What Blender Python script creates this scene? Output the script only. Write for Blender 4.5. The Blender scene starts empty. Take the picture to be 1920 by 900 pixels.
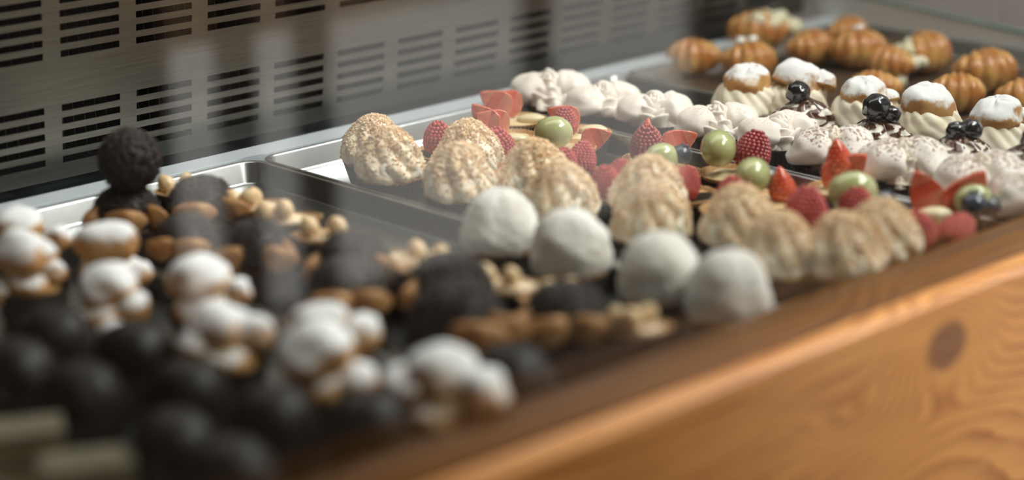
import bpy, math, random
import numpy as np
from mathutils import Vector, Matrix, noise
sc = bpy.context.scene
COL = sc.collection
PI = math.pi
# ------------------------------------------------------------------ camera
F_PX = 3800.0
AXES = ((0.72595104, 0.214362, -0.65348605), (-0.68750445, 0.20098941, -0.69781149), (-0.01824049, 0.95585155, 0.2932833))
CAM_Z = 0.45                      # lens above the tray floor (z = 0)
cam = bpy.data.cameras.new('camera'); co = bpy.data.objects.new('camera', cam); COL.objects.link(co)
cam.sensor_width = 36.0; cam.lens = 36.0 * F_PX / 1920.0
cam.clip_start = 0.02; cam.clip_end = 60
R3 = Matrix(AXES)
co.matrix_world = Matrix.Translation((0, 0, CAM_Z)) @ R3.to_4x4()
cam.dof.use_dof = True; cam.dof.focus_distance = 1.70; cam.dof.aperture_fstop = 2.0
sc.camera = co
# ------------------------------------------------------------------ world, light, exposure
w = bpy.data.worlds.new('world'); sc.world = w; w.use_nodes = True
w.node_tree.nodes['Background'].inputs[0].default_value = (0.75, 0.74, 0.70, 1)
w.node_tree.nodes['Background'].inputs[1].default_value = 0.15
sc.view_settings.view_transform = 'Standard'; sc.view_settings.look = 'None'
sc.view_settings.exposure = 0.74; sc.view_settings.gamma = 1.0; sc.view_settings.use_curve_mapping = False
WINDOW_FRONT = 1.05    # daylight seen in the shop window behind the viewer
WINDOW_EAST = 7.0     # large shop window to the viewer's right
def area(name, loc, target, sx, sy, power, color):
    l = bpy.data.lights.new(name, 'AREA'); l.shape = 'RECTANGLE'; l.size = sx; l.size_y = sy; l.energy = power; l.color = color
    o = bpy.data.objects.new(name, l); COL.objects.link(o); o.location = loc
    o.rotation_euler = (Vector(target) - Vector(loc)).to_track_quat('-Z', 'Y').to_euler(); return o
area('overhead_area_light', (2.5, 0.7, 1.85), (1.4, 1.0, 0), 1.2, 0.9, 46, (0.96, 0.98, 1.0))

area('overhead_area_light', (1.7, -0.25, 1.85), (1.3, 0.3, 0), 0.9, 0.6, 22, (1.0, 0.95, 0.88))  # added unseen fill, lifts the wood front and the wall behind the viewer
area('pastry_fill_light', (1.25, 1.12, 0.62), (1.2, 1.05, 0), 1.1, 0.30, 1.4, (1.0, 0.97, 0.92))  # added unseen fill above the trays, brightens the pastry tops

def at(u, v, z=0.0):               # point of the horizontal plane z under a pixel of the 1920 x 900 frame
    d = R3 @ Vector((u - 960.0, -(v - 450.0), -F_PX)); t = (z - CAM_Z) / d.z
    return Vector((0, 0, CAM_Z)) + d * t
# ------------------------------------------------------------------ materials
MATS = {}
def mat(name, color, rough=0.6, metal=0.0, color2=None, scale=40.0, bump=0.0, bscale=None, spec=0.5, coat=0.0, sss=0.0, stretch=None, detail=4.0, contrast=(0.35, 0.65), trans=0.0):
    if name in MATS: return MATS[name]
    m = bpy.data.materials.new(name); m.use_nodes = True; MATS[name] = m
    nt = m.node_tree; b = nt.nodes['Principled BSDF']
    b.inputs['Base Color'].default_value = (*color, 1); b.inputs['Roughness'].default_value = rough
    b.inputs['Metallic'].default_value = metal; b.inputs['Specular IOR Level'].default_value = spec
    b.inputs['Coat Weight'].default_value = coat; b.inputs['Coat Roughness'].default_value = 0.08
    if sss: 
        b.inputs['Subsurface Weight'].default_value = sss; b.inputs['Subsurface Radius'].default_value = (1, .6, .4); b.inputs['Subsurface Scale'].default_value = 0.004
    if trans: b.inputs['Transmission Weight'].default_value = trans
    tc = nt.nodes.new('ShaderNodeTexCoord'); src = tc.outputs['Object']
    if stretch:
        mp = nt.nodes.new('ShaderNodeMapping'); mp.inputs['Scale'].default_value = stretch; nt.links.new(src, mp.inputs[0]); src = mp.outputs[0]
    if color2 is not None:
        n = nt.nodes.new('ShaderNodeTexNoise'); n.inputs['Scale'].default_value = scale; n.inputs['Detail'].default_value = detail; nt.links.new(src, n.inputs['Vector'])
        r = nt.nodes.new('ShaderNodeValToRGB'); r.color_ramp.elements[0].position = contrast[0]; r.color_ramp.elements[1].position = contrast[1]
        r.color_ramp.elements[0].color = (*color, 1); r.color_ramp.elements[1].color = (*color2, 1)
        nt.links.new(n.outputs['Fac'], r.inputs[0]); nt.links.new(r.outputs[0], b.inputs['Base Color'])
    if bump:
        n2 = nt.nodes.new('ShaderNodeTexNoise'); n2.inputs['Scale'].default_value = bscale or scale; n2.inputs['Detail'].default_value = 3; nt.links.new(src, n2.inputs['Vector'])
        bp = nt.nodes.new('ShaderNodeBump'); bp.inputs['Strength'].default_value = bump; bp.inputs['Distance'].default_value = 0.001
        nt.links.new(n2.outputs['Fac'], bp.inputs['Height']); nt.links.new(bp.outputs[0], b.inputs['Normal'])
    return m
def dusted(name, base, base2, dust, lo, hi, nscale=220.0, amount=1.0, rough=0.75, speckle=False, bump=0.25):
    """food with a powder that settled on what faces upward when it was dusted"""
    if name in MATS: return MATS[name]
    m = bpy.data.materials.new(name); m.use_nodes = True; MATS[name] = m
    nt = m.node_tree; L = nt.links; b = nt.nodes['Principled BSDF']; b.inputs['Roughness'].default_value = rough; b.inputs['Specular IOR Level'].default_value = 0.3
    tc = nt.nodes.new('ShaderNodeTexCoord'); g = nt.nodes.new('ShaderNodeNewGeometry'); sp = nt.nodes.new('ShaderNodeSeparateXYZ'); L.new(g.outputs['Normal'], sp.inputs[0])
    n0 = nt.nodes.new('ShaderNodeTexNoise'); n0.inputs['Scale'].default_value = 60; L.new(tc.outputs['Object'], n0.inputs['Vector'])
    cr = nt.nodes.new('ShaderNodeValToRGB'); cr.color_ramp.elements[0].position = .35; cr.color_ramp.elements[1].position = .65
    cr.color_ramp.elements[0].color = (*base, 1); cr.color_ramp.elements[1].color = (*base2, 1); L.new(n0.outputs['Fac'], cr.inputs[0])
    n1 = nt.nodes.new('ShaderNodeTexNoise'); n1.inputs['Scale'].default_value = nscale; n1.inputs['Detail'].default_value = 3; L.new(tc.outputs['Object'], n1.inputs['Vector'])
    ad = nt.nodes.new('ShaderNodeMath'); ad.operation = 'MULTIPLY_ADD'; ad.inputs[1].default_value = (0.9 if not speckle else 2.6); L.new(n1.outputs['Fac'], ad.inputs[0]); L.new(sp.outputs['Z'], ad.inputs[2])
    mr = nt.nodes.new('ShaderNodeMapRange'); mr.inputs['From Min'].default_value = lo; mr.inputs['From Max'].default_value = hi; mr.inputs['To Max'].default_value = amount; L.new(ad.outputs[0], mr.inputs['Value'])
    mx = nt.nodes.new('ShaderNodeMix'); mx.data_type = 'RGBA'; L.new(mr.outputs[0], mx.inputs['Factor']); L.new(cr.outputs[0], mx.inputs['A']); mx.inputs['B'].default_value = (*dust, 1)
    L.new(mx.outputs['Result'], b.inputs['Base Color'])
    bp = nt.nodes.new('ShaderNodeBump'); bp.inputs['Strength'].default_value = bump; bp.inputs['Distance'].default_value = 0.001; L.new(n1.outputs['Fac'], bp.inputs['Height']); L.new(bp.outputs[0], b.inputs['Normal'])
    return m
def emis(name, color, strength):
    m = bpy.data.materials.new(name); m.use_nodes = True; nt = m.node_tree; nt.nodes.clear()
    e = nt.nodes.new('ShaderNodeEmission'); e.inputs[0].default_value = (*color, 1); e.inputs[1].default_value = strength
    o = nt.nodes.new('ShaderNodeOutputMaterial'); nt.links.new(e.outputs[0], o.inputs[0]); return m
def pane_glass(name, tint, haze=0.0, hazecol=(1, 1, 1)):
    m = bpy.data.materials.new(name); m.use_nodes = True; nt = m.node_tree; nt.nodes.clear(); L = nt.links
    o = nt.nodes.new('ShaderNodeOutputMaterial'); t = nt.nodes.new('ShaderNodeBsdfTransparent'); t.inputs[0].default_value = (*tint, 1)
    gl = nt.nodes.new('ShaderNodeBsdfGlossy'); gl.inputs['Roughness'].default_value = 0.02
    lw = nt.nodes.new('ShaderNodeLayerWeight'); lw.inputs['Blend'].default_value = 0.5
    pw = nt.nodes.new('ShaderNodeMath'); pw.operation = 'POWER'; pw.inputs[1].default_value = 5.0; L.new(lw.outputs['Facing'], pw.inputs[0])
    fr = nt.nodes.new('ShaderNodeMath'); fr.operation = 'MULTIPLY_ADD'; fr.inputs[1].default_value = 0.96; fr.inputs[2].default_value = 0.042; L.new(pw.outputs[0], fr.inputs[0])
    mx = nt.nodes.new('ShaderNodeMixShader'); L.new(fr.outputs[0], mx.inputs[0]); L.new(t.outputs[0], mx.inputs[1]); L.new(gl.outputs[0], mx.inputs[2])
    out = mx.outputs[0]
    if haze:
        df = nt.nodes.new('ShaderNodeBsdfDiffuse'); df.inputs[0].default_value = (*hazecol, 1)
        m2 = nt.nodes.new('ShaderNodeMixShader'); m2.inputs[0].default_value = haze; L.new(out, m2.inputs[1]); L.new(df.outputs[0], m2.inputs[2]); out = m2.outputs[0]
    L.new(out, o.inputs[0]); return m

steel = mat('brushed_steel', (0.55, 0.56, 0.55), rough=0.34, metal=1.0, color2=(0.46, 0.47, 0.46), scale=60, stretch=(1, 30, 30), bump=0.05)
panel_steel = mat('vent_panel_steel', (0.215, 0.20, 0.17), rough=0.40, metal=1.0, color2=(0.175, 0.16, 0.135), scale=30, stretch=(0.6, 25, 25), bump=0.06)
tray_steel = mat('tray_steel', (0.50, 0.51, 0.50), rough=0.27, metal=1.0, color2=(0.42, 0.43, 0.42), scale=25, bump=0.04)
flange_sky_steel = mat('flange_sky_steel', (0.74, 0.82, 0.87), rough=0.35, metal=0.35)  # pale blue stands for reflected sky, painted into the steel
dark_steel = mat('dark_gutter', (0.05, 0.065, 0.07), rough=0.35, metal=0.6)
black_fin = mat('cooler_fins', (0.012, 0.02, 0.024), rough=0.45, metal=0.5)
cup_mat = mat('dark_paper', (0.022, 0.014, 0.010), rough=0.75, color2=(0.035, 0.022, 0.016), scale=90)
biscuit = mat('biscuit', (0.46, 0.24, 0.09), rough=0.7, color2=(0.62, 0.38, 0.17), scale=120, bump=0.5, bscale=900)
cream = mat('cream', (0.84, 0.75, 0.57), rough=0.55, color2=(0.88, 0.81, 0.66), scale=60, sss=0.15, bump=0.12, bscale=300)
nut_cream = mat('nut_dusted_cream', (0.78, 0.57, 0.34), rough=0.7, color2=(0.93, 0.84, 0.66), scale=150, detail=6, contrast=(0.36, 0.56), bump=0.5, bscale=900)
nutm = mat('chopped_nuts', (0.80, 0.54, 0.30), rough=0.6, color2=(0.50, 0.27, 0.12), scale=130, contrast=(0.5, 0.72))
nutm2 = mat('pale_chopped_nuts', (0.90, 0.75, 0.53), rough=0.6, color2=(0.80, 0.56, 0.32), scale=130)
coconut = mat('coconut_powder', (0.84, 0.82, 0.77), rough=0.95, color2=(0.72, 0.66, 0.56), scale=45, contrast=(0.42, 0.8), bump=0.7, bscale=900, spec=0.1)
custard = mat('custard', (0.78, 0.62, 0.30), rough=0.35, color2=(0.84, 0.72, 0.44), scale=60, coat=0.3)
rasp = mat('raspberry', (0.42, 0.045, 0.045), rough=0.42, color2=(0.58, 0.10, 0.085), scale=150, coat=0.15, sss=0.1)
rasp_glz = mat('glazed_raspberry', (0.30, 0.015, 0.015), rough=0.2, color2=(0.42, 0.03, 0.03), scale=150, coat=0.9)
straw = mat('strawberry', (0.62, 0.05, 0.02), rough=0.25, color2=(0.80, 0.15, 0.06), scale=60, coat=0.8, sss=0.1)
straw_in = mat('strawberry_flesh', (0.66, 0.10, 0.05), rough=0.35, color2=(0.82, 0.30, 0.17), scale=120, coat=0.5, stretch=(1, 1, .3))
grape = mat('green_grape', (0.42, 0.45, 0.18), rough=0.16, color2=(0.58, 0.60, 0.32), scale=50, coat=0.8, sss=0.35)
blueb = mat('blueberry', (0.018, 0.028, 0.05), rough=0.28, color2=(0.05, 0.075, 0.11), scale=60, coat=0.6)
blackb = mat('dark_glazed_cherry', (0.006, 0.006, 0.009), rough=0.14, coat=1.0)
mering = dusted('cocoa_dusted_meringue', (0.90, 0.84, 0.77), (0.93, 0.89, 0.83), (0.24, 0.10, 0.045), 2.12, 2.36, nscale=420, speckle=True, amount=0.85, bump=0.1)
mering_pale = dusted('lightly_dusted_meringue', (0.88, 0.80, 0.71), (0.92, 0.87, 0.80), (0.52, 0.30, 0.16), 2.25, 2.7, nscale=420, speckle=True, amount=0.5, bump=0.1)
ruffm = dusted('cocoa_dusted_cream', (0.88, 0.81, 0.68), (0.91, 0.86, 0.75), (0.27, 0.11, 0.04), 1.95, 2.4, nscale=430, speckle=True, amount=0.9, bump=0.1)
choux_sugar = dusted('sugared_choux', (0.40, 0.19, 0.06), (0.58, 0.33, 0.13), (0.84, 0.84, 0.83), 0.62, 0.98, nscale=200)
choux_light = dusted('lightly_sugared_choux', (0.46, 0.22, 0.07), (0.66, 0.40, 0.16), (0.84, 0.84, 0.83), 0.85, 1.2, nscale=160)
choux = mat('choux', (0.30, 0.13, 0.04), rough=0.6, color2=(0.52, 0.28, 0.10), scale=70, bump=0.5, bscale=150)
chocm = mat('chocolate', (0.020, 0.012, 0.008), rough=0.5, color2=(0.032, 0.02, 0.014), scale=80, bump=0.3, bscale=300)
choc_gloss = mat('chocolate_glaze', (0.008, 0.006, 0.005), rough=0.45, spec=0.22, color2=(0.013, 0.009, 0.007), scale=60)
sprink = mat('chocolate_sprinkles', (0.022, 0.015, 0.011), rough=0.45, color2=(0.04, 0.026, 0.02), scale=100)
sauce = mat('chocolate_sauce', (0.085, 0.028, 0.012), rough=0.18, coat=0.8)
hazel = mat('hazelnut', (0.74, 0.50, 0.25), rough=0.4, color2=(0.88, 0.71, 0.46), scale=90, coat=0.2)
croiss = mat('croissant_crust', (0.46, 0.17, 0.035), rough=0.30, color2=(0.82, 0.50, 0.17), scale=45, coat=0.35, bump=0.4, bscale=90)
filling = mat('crumbly_filling', (0.68, 0.64, 0.40), rough=0.7, color2=(0.84, 0.82, 0.64), scale=150, bump=0.4, bscale=300)
pearl = mat('sugar_pearl', (0.85, 0.84, 0.80), rough=0.5)
shaded_sponge = mat('shaded_sponge', (0.13, 0.10, 0.045), rough=0.85, color2=(0.20, 0.16, 0.075), scale=120, bump=0.5, bscale=400)  # darkened sponge, the shade on the bars is painted into its colour
paper_brown = mat('brown_baking_paper', (0.075, 0.042, 0.022), rough=0.7)
plaster = mat('plaster', (0.24, 0.16, 0.10), rough=0.9, color2=(0.28, 0.19, 0.12), scale=3, bump=0.2, bscale=60)
plaster_light = mat('light_plaster', (0.60, 0.60, 0.58), rough=0.9, color2=(0.66, 0.66, 0.64), scale=3)
floor_m = mat('floor_boards', (0.035, 0.024, 0.018), rough=0.6, color2=(0.055, 0.036, 0.024), scale=6, stretch=(1, 12, 1))
tilem = mat('pale_pink_tile', (0.84, 0.75, 0.70), rough=0.35, color2=(0.88, 0.80, 0.76), scale=12)
groutm = mat('grout', (0.90, 0.89, 0.86), rough=0.9)
edge_green = mat('glass_edge', (0.16, 0.30, 0.26), rough=0.15, coat=0.6)
brown_wood = mat('dark_stained_frame', (0.045, 0.022, 0.010), rough=0.5, color2=(0.08, 0.04, 0.02), scale=20, stretch=(1, 1, 8))

def pine(name, dark=1.0, coat=0.10):
    """pine board: growth rings are level lines of a field bent by knots, in object space"""
    m = bpy.data.materials.new(name); m.use_nodes = True; nt = m.node_tree; L = nt.links; b = nt.nodes['Principled BSDF']
    b.inputs['Roughness'].default_value = 0.42; b.inputs['Specular IOR Level'].default_value = 0.5 if dark == 1 else 0.15; b.inputs['Coat Weight'].default_value = coat; b.inputs['Coat Roughness'].default_value = 0.25
    tc = nt.nodes.new('ShaderNodeTexCoord')
    sp = nt.nodes.new('ShaderNodeSeparateXYZ'); L.new(tc.outputs['Object'], sp.inputs[0])
    def M(op, a, c=None, d=None):
        n = nt.nodes.new('ShaderNodeMath'); n.operation = op
        for i, x in enumerate((a, c, d)):
            if x is None: continue
            if isinstance(x, (int, float)): n.inputs[i].default_value = x
            else: L.new(x, n.inputs[i])
        return n.outputs[0]
    X, Y, Z = sp.outputs[0], sp.outputs[1], sp.outputs[2]
    n = nt.nodes.new('ShaderNodeTexNoise'); n.inputs['Scale'].default_value = 5; n.inputs['Detail'].default_value = 3
    mp = nt.nodes.new('ShaderNodeMapping'); mp.inputs['Scale'].default_value = (1, 3, 5); L.new(tc.outputs['Object'], mp.inputs[0]); L.new(mp.outputs[0], n.inputs['Vector'])
    wob = M('MULTIPLY_ADD', n.outputs['Fac'], 0.030, -0.015)
    zz = M('ADD', M('ADD', Z, M('MULTIPLY', Y, 0.8)), wob)
    fld = zz; core = None
    for (kx, kz, sx, sz, amp, cq, ck) in ((1.044, -0.004, 0.046, 0.036, -0.10, .27, 9), (0.936, -0.025, 0.040, 0.013, 0.030, .03, 40), (0.895, -0.030, 0.05, 0.02, -0.02, 0, 0), (0.30, -0.06, 0.05, 0.02, 0.05, .1, 9), (1.55, -0.05, 0.05, 0.02, 0.05, .1, 9), (1.04, -0.085, 0.14, 0.05, -0.05, 0, 0)):
        dx = M('DIVIDE', M('SUBTRACT', X, kx), sx); dz = M('DIVIDE', M('SUBTRACT', Z, kz), sz)
        q = M('ADD', M('MULTIPLY', dx, dx), M('MULTIPLY', dz, dz))
        fld = M('ADD', fld, M('MULTIPLY', M('EXPONENT', M('MULTIPLY', q, -1.0)), amp))
        if ck:
            c = M('MAXIMUM', M('MULTIPLY', M('SUBTRACT', cq, q), ck), 0.0); core = c if core is None else M('ADD', core, c)
    ring = M('FRACT', M('MULTIPLY', fld, 70.0))
    tri = M('MULTIPLY', ring, ring)
    fade = nt.nodes.new('ShaderNodeTexNoise'); fade.inputs['Scale'].default_value = 9; L.new(mp.outputs[0], fade.inputs['Vector'])
    rf = M('MULTIPLY', tri, M('MULTIPLY_ADD', fade.outputs['Fac'], 1.6, -0.25))
    cr = nt.nodes.new('ShaderNodeValToRGB'); e = cr.color_ramp.elements
    e[0].position = 0.0; e[0].color = (0.74 * dark, (0.345 - (1 - dark) * .035) * dark, (0.098 - (1 - dark) * .03) * dark, 1); e[1].position = 0.62; e[1].color = (0.40 * dark, 0.135 * dark, 0.028 * dark, 1)
    L.new(rf, cr.inputs[0])
    fi = nt.nodes.new('ShaderNodeTexNoise'); fi.inputs['Scale'].default_value = 60; m3 = nt.nodes.new('ShaderNodeMapping'); m3.inputs['Scale'].default_value = (0.4, 12, 12); L.new(tc.outputs['Object'], m3.inputs[0]); L.new(m3.outputs[0], fi.inputs['Vector'])
    mul = nt.nodes.new('ShaderNodeMix'); mul.data_type = 'RGBA'; mul.blend_type = 'MULTIPLY'; mul.inputs['Factor'].default_value = 0.35; L.new(cr.outputs[0], mul.inputs['A'])
    cf = nt.nodes.new('ShaderNodeCombineColor'); v = M('MULTIPLY_ADD', fi.outputs['Fac'], 1.2, 0.35)
    for i in range(3): L.new(v, cf.inputs[i])
    L.new(cf.outputs[0], mul.inputs['B'])
    mk = nt.nodes.new('ShaderNodeMix'); mk.data_type = 'RGBA'; L.new(M('MULTIPLY', M('MINIMUM', core, 0.9), M('MULTIPLY_ADD', fi.outputs['Fac'], 1.1, 0.25)), mk.inputs['Factor']); L.new(mul.outputs['Result'], mk.inputs['A']); mk.inputs['B'].default_value = (0.14 * dark, 0.055 * dark, 0.03 * dark, 1)
    L.new(mk.outputs['Result'], b.inputs['Base Color']); return m
pine_front = pine('pine_front'); pine_shaded_top = pine('pine_shaded_top', 0.25, 0.0)  # top is the same pine darkened, its weaker light painted in

# ------------------------------------------------------------------ mesh helpers
class MB:
    def __init__(s): s.v = []; s.f = []; s.m = []
    def add(s, vs, fs, mi=0):
        o = len(s.v); s.v += [tuple(p) for p in vs]; s.f += [tuple(i + o for i in f) for f in fs]; s.m += [mi] * len(fs)
    def box(s, x0, x1, y0, y1, z0, z1, mi=0):
        s.add([(x0, y0, z0), (x1, y0, z0), (x1, y1, z0), (x0, y1, z0), (x0, y0, z1), (x1, y0, z1), (x1, y1, z1), (x0, y1, z1)],
              [(0, 3, 2, 1), (4, 5, 6, 7), (0, 1, 5, 4), (1, 2, 6, 5), (2, 3, 7, 6), (3, 0, 4, 7)], mi)
    def surf(s, fn, nu, nv, cap0=True, cap1=True, mi=0):
        vs = [fn(2 * PI * i / nu, j / nv) for j in range(nv + 1) for i in range(nu)]
        fs = [(j * nu + i, j * nu + (i + 1) % nu, (j + 1) * nu + (i + 1) % nu, (j + 1) * nu + i) for j in range(nv) for i in range(nu)]
        if cap0: fs.append(tuple(range(nu - 1, -1, -1)))
        if cap1: fs.append(tuple(nv * nu + i for i in range(nu)))
        s.add(vs, fs, mi)
    def tube(s, pts, rad, n=8, mi=0):
        vs = []; fs = []; P = [Vector(p) for p in pts]
        for k, p in enumerate(P):
            t = (P[min(k + 1, len(P) - 1)] - P[max(k - 1, 0)]).normalized()
            a = t.orthogonal().normalized() if k == 0 else (a - t * a.dot(t)).normalized()
            bb = t.cross(a); r = rad(k / (len(P) - 1)) if callable(rad) else rad
            vs += [p + (a * math.cos(2 * PI * i / n) + bb * math.sin(2 * PI * i / n)) * r for i in range(n)]
        for k in range(len(P) - 1): fs += [(k * n + i, k * n + (i + 1) % n, (k + 1) * n + (i + 1) % n, (k + 1) * n + i) for i in range(n)]
        fs.append(tuple(range(n - 1, -1, -1))); fs.append(tuple((len(P) - 1) * n + i for i in range(n)))
        s.add(vs, fs, mi)
    def mesh(s, name, mats, smooth=True):
        me = bpy.data.meshes.new(name); me.from_pydata(s.v, [], s.f)
        for m in (mats if isinstance(mats, (list, tuple)) else [mats]): me.materials.append(m)
        me.polygons.foreach_set('material_index', s.m); me.polygons.foreach_set('use_smooth', [smooth] * len(s.f)); me.update(); return me
def place(name, me, parent=None, loc=(0, 0, 0), rot=(0, 0, 0), scl=1.0, label=None, kind=None):
    o = bpy.data.objects.new(name, me); COL.objects.link(o); o.location = loc; o.rotation_euler = rot
    o.scale = (scl,) * 3 if isinstance(scl, (int, float)) else scl
    if parent: o.parent = parent
    if label: o['label'] = label
    if kind: o['kind'] = kind
    return o
def thing(name, label, cat, loc=(0, 0, 0), rz=0.0, group=None, scl=1.0):
    o = bpy.data.objects.new(name, None); COL.objects.link(o); o.empty_display_size = 0.02
    o.location = loc; o.rotation_euler = (0, 0, rz); o.scale = (scl,) * 3; o['label'] = label; o['category'] = cat
    if group: o['group'] = group
    return o
def struct(name, me, loc=(0, 0, 0), rot=(0, 0, 0), parent=None):
    o = place(name, me, parent, loc, rot)
    if not parent: o['kind'] = 'structure'
    return o
def boxmesh(name, m, *b):
    mb = MB()
    for x in b: mb.box(*x)
    return mb.mesh(name, m, False)
def nz(p, s, seed=0): return noise.noise(Vector(p) * s + Vector((seed * 7.3, seed * 3.1, seed * 5.7)))
def blob(cx, cy, cz, rx, ry, rz_, amp=0.1, fr=90, seed=0, nu=28, nv=16, mb=None, mi=0, flat=0.0):
    mb = mb or MB()
    def f(u, v):
        ph = (v - .5) * PI * 0.985; d = Vector((math.cos(ph) * math.cos(u), math.cos(ph) * math.sin(u), math.sin(ph)))
        k = 1 + amp * nz((d.x * .02 + cx, d.y * .02 + cy, d.z * .02 + cz), fr, seed)
        z = cz + d.z * rz_ * k
        if flat and z < flat: z = flat
        return (cx + d.x * rx * k, cy + d.y * ry * k, z)
    mb.surf(f, nu, nv, mi=mi); return mb

# ------------------------------------------------------------------ room (large structure first)
ZF, ZC = -0.85, 1.95; FYB = -1.3
struct('floor', boxmesh('floor', floor_m, (-2.6, 5.7, FYB, 3.1, ZF - 0.05, ZF)))
struct('ceiling', boxmesh('ceiling', plaster_light, (-2.6, 5.7, FYB, 3.1, ZC, ZC + 0.05)))
struct('wall_left', boxmesh('wall_left', plaster, (-2.6, -2.5, FYB, 3.1, ZF, ZC)))
struct('wall_back', boxmesh('wall_back', plaster_light, (-2.5, 5.6, 3.0, 3.1, ZF, ZC)))
# wall behind the viewer, with the window whose frame mirrors in the case's glass
FY = -1.2
WX0, WX1, WZ0, WZ1 = 1.74, 3.14, -0.74, 1.45
struct('wall_front', boxmesh('wall_front', mat('dark_panelling', (.045, .032, .024), rough=.7, color2=(.06, .042, .03), scale=5), (-2.5, WX0, FY - .1, FY, ZF, ZC), (WX1, 5.6, FY - .1, FY, ZF, ZC), (WX0, WX1, FY - .1, FY, ZF, WZ0), (WX0, WX1, FY - .1, FY, WZ1, ZC)))
root = bpy.data.objects.new('window_1', None); COL.objects.link(root); root['kind'] = 'structure'
dl = emis('daylight_front', (1.0, 0.95, 0.88), WINDOW_FRONT)
place('pane', boxmesh('pane', dl, (WX0 + .005, WX1 - .005, FY - .062, FY - .056, WZ0 + .005, -.20)), root)
place('pane', boxmesh('pane', dl, (WX0 + .005, WX1 - .005, FY - .062, FY - .056, .13, WZ1 - .005)), root)
for (p0, p1, q0, q1) in ((WX0, WX0 + .03, WZ0, WZ1), (WX1 - .05, WX1, WZ0, WZ1), (WX0 + .03, WX1 - .05, WZ0, WZ0 + .04), (WX0 + .03, WX1 - .05, WZ1 - .05, WZ1)): place('frame_bar', boxmesh('frame_bar', brown_wood, (p0, p1, FY - .05, FY + .03, q0, q1)), root)
for c, w_ in ((1.925, .045), (2.085, .04), (2.62, .03)): place('mullion', boxmesh('mullion', brown_wood, (c - w_ / 2, c + w_ / 2, FY - .04, FY + .02, WZ0 + .04, WZ1 - .05)), root)
place('transom', boxmesh('transom', mat('warm_wood_rail', (.46, .29, .17), rough=.6, color2=(.56, .37, .22), scale=10, stretch=(1, 1, 8)), (WX0 + .03, WX1 - .05, FY - .05, FY - .03, -.21, .14)), root)
EZ0, EZ1 = -0.3, 1.7
struct('wall_east', boxmesh('wall_east', plaster, (5.6, 5.7, -1.3, -1.1, ZF, ZC), (5.6, 5.7, 1.2, 3.1, ZF, ZC), (5.6, 5.7, -1.1, 1.2, ZF, EZ0), (5.6, 5.7, -1.1, 1.2, EZ1, ZC)))
root = bpy.data.objects.new('window_2', None); COL.objects.link(root); root['kind'] = 'structure'
place('pane', boxmesh('pane', emis('daylight_east', (0.95, 0.98, 1.0), WINDOW_EAST), (5.66, 5.67, -1.09, 1.19, EZ0 + .01, EZ1 - .01)), root)
for (p0, p1, q0, q1) in ((-1.1, -1.04, EZ0, EZ1), (1.14, 1.2, EZ0, EZ1), (-1.04, 1.14, EZ0, EZ0 + .06), (-1.04, 1.14, EZ1 - .06, EZ1)): place('frame_bar', boxmesh('frame_bar', brown_wood, (5.6, 5.65, p0, p1, q0, q1)), root)
for c in (-0.35, 0.45): place('mullion', boxmesh('mullion', brown_wood, (5.61, 5.64, c - .03, c + .03, EZ0 + .06, EZ1 - .06)), root)
# tiled wall past the right end of the case
wr = struct('wall_right', boxmesh('wall_right', groutm, (2.04, 2.14, 0.55, 2.9, ZF, 1.2)))
tm = boxmesh('tile', tilem, (0, 0.006, 0.003, 0.137, 0.003, 0.067))
for r in range(-3, 5):
    for c in range(0, 13):
        place('tile', tm, wr, (2.0345, 0.60 + c * 0.145 + (0.07 if r % 2 else 0), r * 0.074 - 0.03))

# ------------------------------------------------------------------ display case
XL, XR = 0.20, 1.795
case = thing('display_case', 'refrigerated pastry display case of steel and pine with a glass front', 'display case', (0, 0, ZF))
CZ = -ZF                                                    # children are written with z from the tray floor
def cpart(name, me, **k): return place(name, me, case, (0, 0, CZ), **k)
cpart('cabinet', boxmesh('cabinet', dark_steel, (XL, XR, 0.75, 1.60, ZF, -0.06)))
cpart('deck', boxmesh('deck', dark_steel, (XL, XR, 0.772, 1.47, -0.06, -0.003)))
cpart('rear_flange', boxmesh('rear_flange', flange_sky_steel, (XL, XR, 1.364, 1.390, -0.003, 0.0185)), label='steel ledge behind the trays, reflected sky painted in pale blue')
cpart('gutter', boxmesh('gutter', mat('blue_grey_gutter', (0.13, 0.18, 0.20), rough=0.35, metal=0.5), (XL, XR, 1.390, 1.47, -0.003, 0.004)))
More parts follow.
